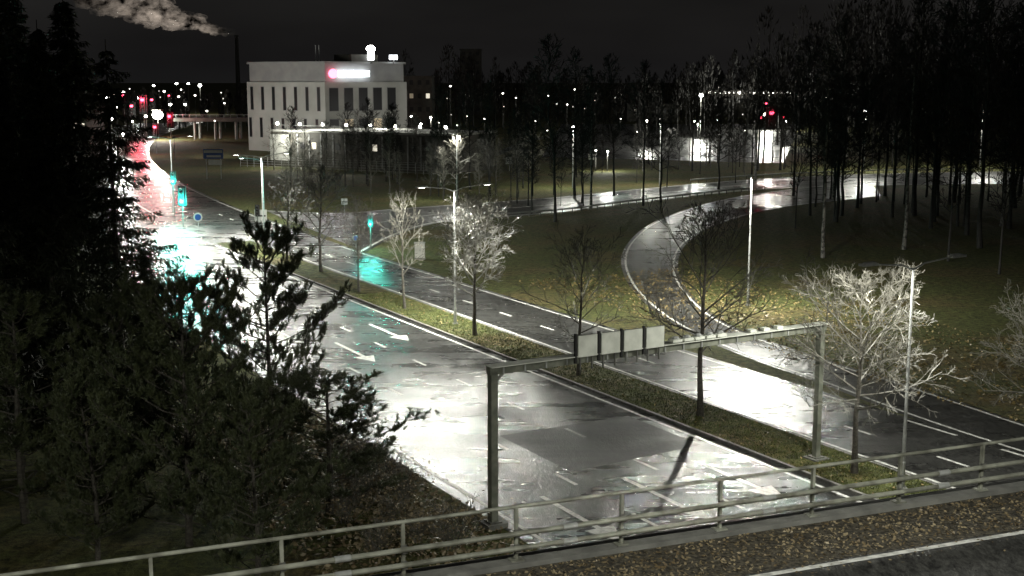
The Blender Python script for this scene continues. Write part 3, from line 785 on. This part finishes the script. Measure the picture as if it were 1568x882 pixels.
# overpass at the far end of the main road
b=MB(); x0,y=G(255,214); x1,_=G(350,214); zt=HT(y,181)
b.box(((x0+x1)/2+6,y+5,zt-0.5),(x1-x0+8,10,1.0),'walld'); 
for k in range(3): 
    for q in (2,8): b.tube([(x0+8+k*(x1-x0)/3,y+q,0),(x0+8+k*(x1-x0)/3,y+q,zt-1)],[0.4,0.4],10,'conc')
for k in range(14): b.box((x0+3+k*2,y+0.1,zt+0.5),(0.06,0.06,1.0),'steel')
b.box(((x0+x1)/2+6,y+0.1,zt+1.0),(x1-x0+8,0.08,0.08),'steel'); b.obj('overpass_bridge')
# chimney & smoke
cy=560; cx=(374-784)/F*cy*1.01; zt=HT(cy,54)
b=MB(); b.tube([(0,0,0),(0,0,zt)],[1.2,0.7],16,'barkd'); b.tube([(0,0,zt-0.8),(0,0,zt)],[0.85,0.85],16,'barkd'); ch=b.obj('factory_chimney',(cx,cy,0))
light('plume_fill_light','SPOT',(-28,-30,zt-8),70000,(1,0.86,0.74),ch,0.5,(-32,0,zt+7),92,0.3)  # added spot without a fixture, brightens the plume and misses the chimney
m=bpy.data.materials.new('steam'); m.use_nodes=True; n=m.node_tree.nodes; l=m.node_tree.links; n.clear()
out=n.new('ShaderNodeOutputMaterial'); mx=n.new('ShaderNodeMixShader'); tr=n.new('ShaderNodeBsdfTransparent'); di=n.new('ShaderNodeBsdfDiffuse'); tl=n.new('ShaderNodeBsdfTranslucent'); m3=n.new('ShaderNodeMixShader')
di.inputs['Color'].default_value=(0.8,0.78,0.75,1); tl.inputs['Color'].default_value=(0.8,0.78,0.75,1); m3.inputs[0].default_value=0.5
tc=n.new('ShaderNodeTexCoord'); nz=n.new('ShaderNodeTexNoise'); nz.inputs['Scale'].default_value=0.22; nz.inputs['Detail'].default_value=4; l.new(tc.outputs['Object'],nz.inputs['Vector'])
mr=n.new('ShaderNodeMapRange'); mr.inputs['From Min'].default_value=0.38; mr.inputs['From Max'].default_value=0.72; mr.inputs['To Min'].default_value=0.0; mr.inputs['To Max'].default_value=0.3
l.new(nz.outputs['Fac'],mr.inputs['Value']); l.new(mr.outputs['Result'],mx.inputs[0]); l.new(di.outputs[0],m3.inputs[1]); l.new(tl.outputs[0],m3.inputs[2]); l.new(tr.outputs[0],mx.inputs[1]); l.new(m3.outputs[0],mx.inputs[2]); l.new(mx.outputs[0],out.inputs['Surface'])
M['steam']=m
b=MB(); R=random.Random(4)
for i in range(170):
    t=R.random()**0.75; r=0.5+8.5*t**0.8
    c=V((-64*t,0,0.3+13*t+8*t*t))+V((R.gauss(0,1)*r*0.5,R.gauss(0,1)*r*0.5,R.gauss(0,1)*r*0.40))
    b.ball(c,0.5+r*R.uniform(0.28,0.55),'steam',12,8,(1.6,1,0.85),R)
b.obj('smoke_plume',(cx,cy,zt+0.3),smooth=True)
# ------------------------------------------------------------ sky
w=bpy.data.worlds.new('World'); sc.world=w; w.use_nodes=True; n=w.node_tree.nodes; l=w.node_tree.links; n.clear()
out=n.new('ShaderNodeOutputWorld'); ad=n.new('ShaderNodeAddShader'); b1=n.new('ShaderNodeBackground'); b2=n.new('ShaderNodeBackground')
sky=n.new('ShaderNodeTexSky'); sky.sky_type='NISHITA'; sky.sun_disc=False; sky.sun_elevation=radians(2); sky.sun_rotation=radians(200)
l.new(sky.outputs[0],b1.inputs['Color']); b1.inputs['Strength'].default_value=0.0005
tc=n.new('ShaderNodeTexCoord'); nz=n.new('ShaderNodeTexNoise'); nz.inputs['Scale'].default_value=2.2; nz.inputs['Detail'].default_value=4
mp=n.new('ShaderNodeMapping'); mp.inputs['Scale'].default_value=(1,1,3.5); l.new(tc.outputs['Generated'],mp.inputs['Vector']); l.new(mp.outputs[0],nz.inputs['Vector'])
r=n.new('ShaderNodeValToRGB'); r.color_ramp.elements[0].position=0.3; r.color_ramp.elements[1].position=0.75
r.color_ramp.elements[0].color=(0.006,0.006,0.0065,1); r.color_ramp.elements[1].color=(0.020,0.0195,0.019,1)
l.new(nz.outputs['Fac'],r.inputs['Fac']); l.new(r.outputs['Color'],b2.inputs['Color']); b2.inputs['Strength'].default_value=0.9
l.new(b1.outputs[0],ad.inputs[0]); l.new(b2.outputs[0],ad.inputs[1]); l.new(ad.outputs[0],out.inputs['Surface'])
L=bpy.data.lights.new('moonlight','SUN'); L.energy=0.01; L.angle=radians(10); L.color=(1,0.97,0.9); o=bpy.data.objects.new('moonlight',L); sc.collection.objects.link(o)
o.rotation_euler=(radians(88),0,radians(-20+180)); o.location=(0,0,60)
sc.view_settings.view_transform='Standard'; sc.view_settings.look='None'; sc.view_settings.exposure=0
cd=bpy.data.cameras.new('camera'); cam=bpy.data.objects.new('camera',cd); sc.collection.objects.link(cam)
cam.location=(0,0,H); cam.rotation_euler=(pi/2-PT,0,0); cd.lens=36*F/1568; cd.clip_end=6000; cd.clip_start=0.5
sc.camera=cam
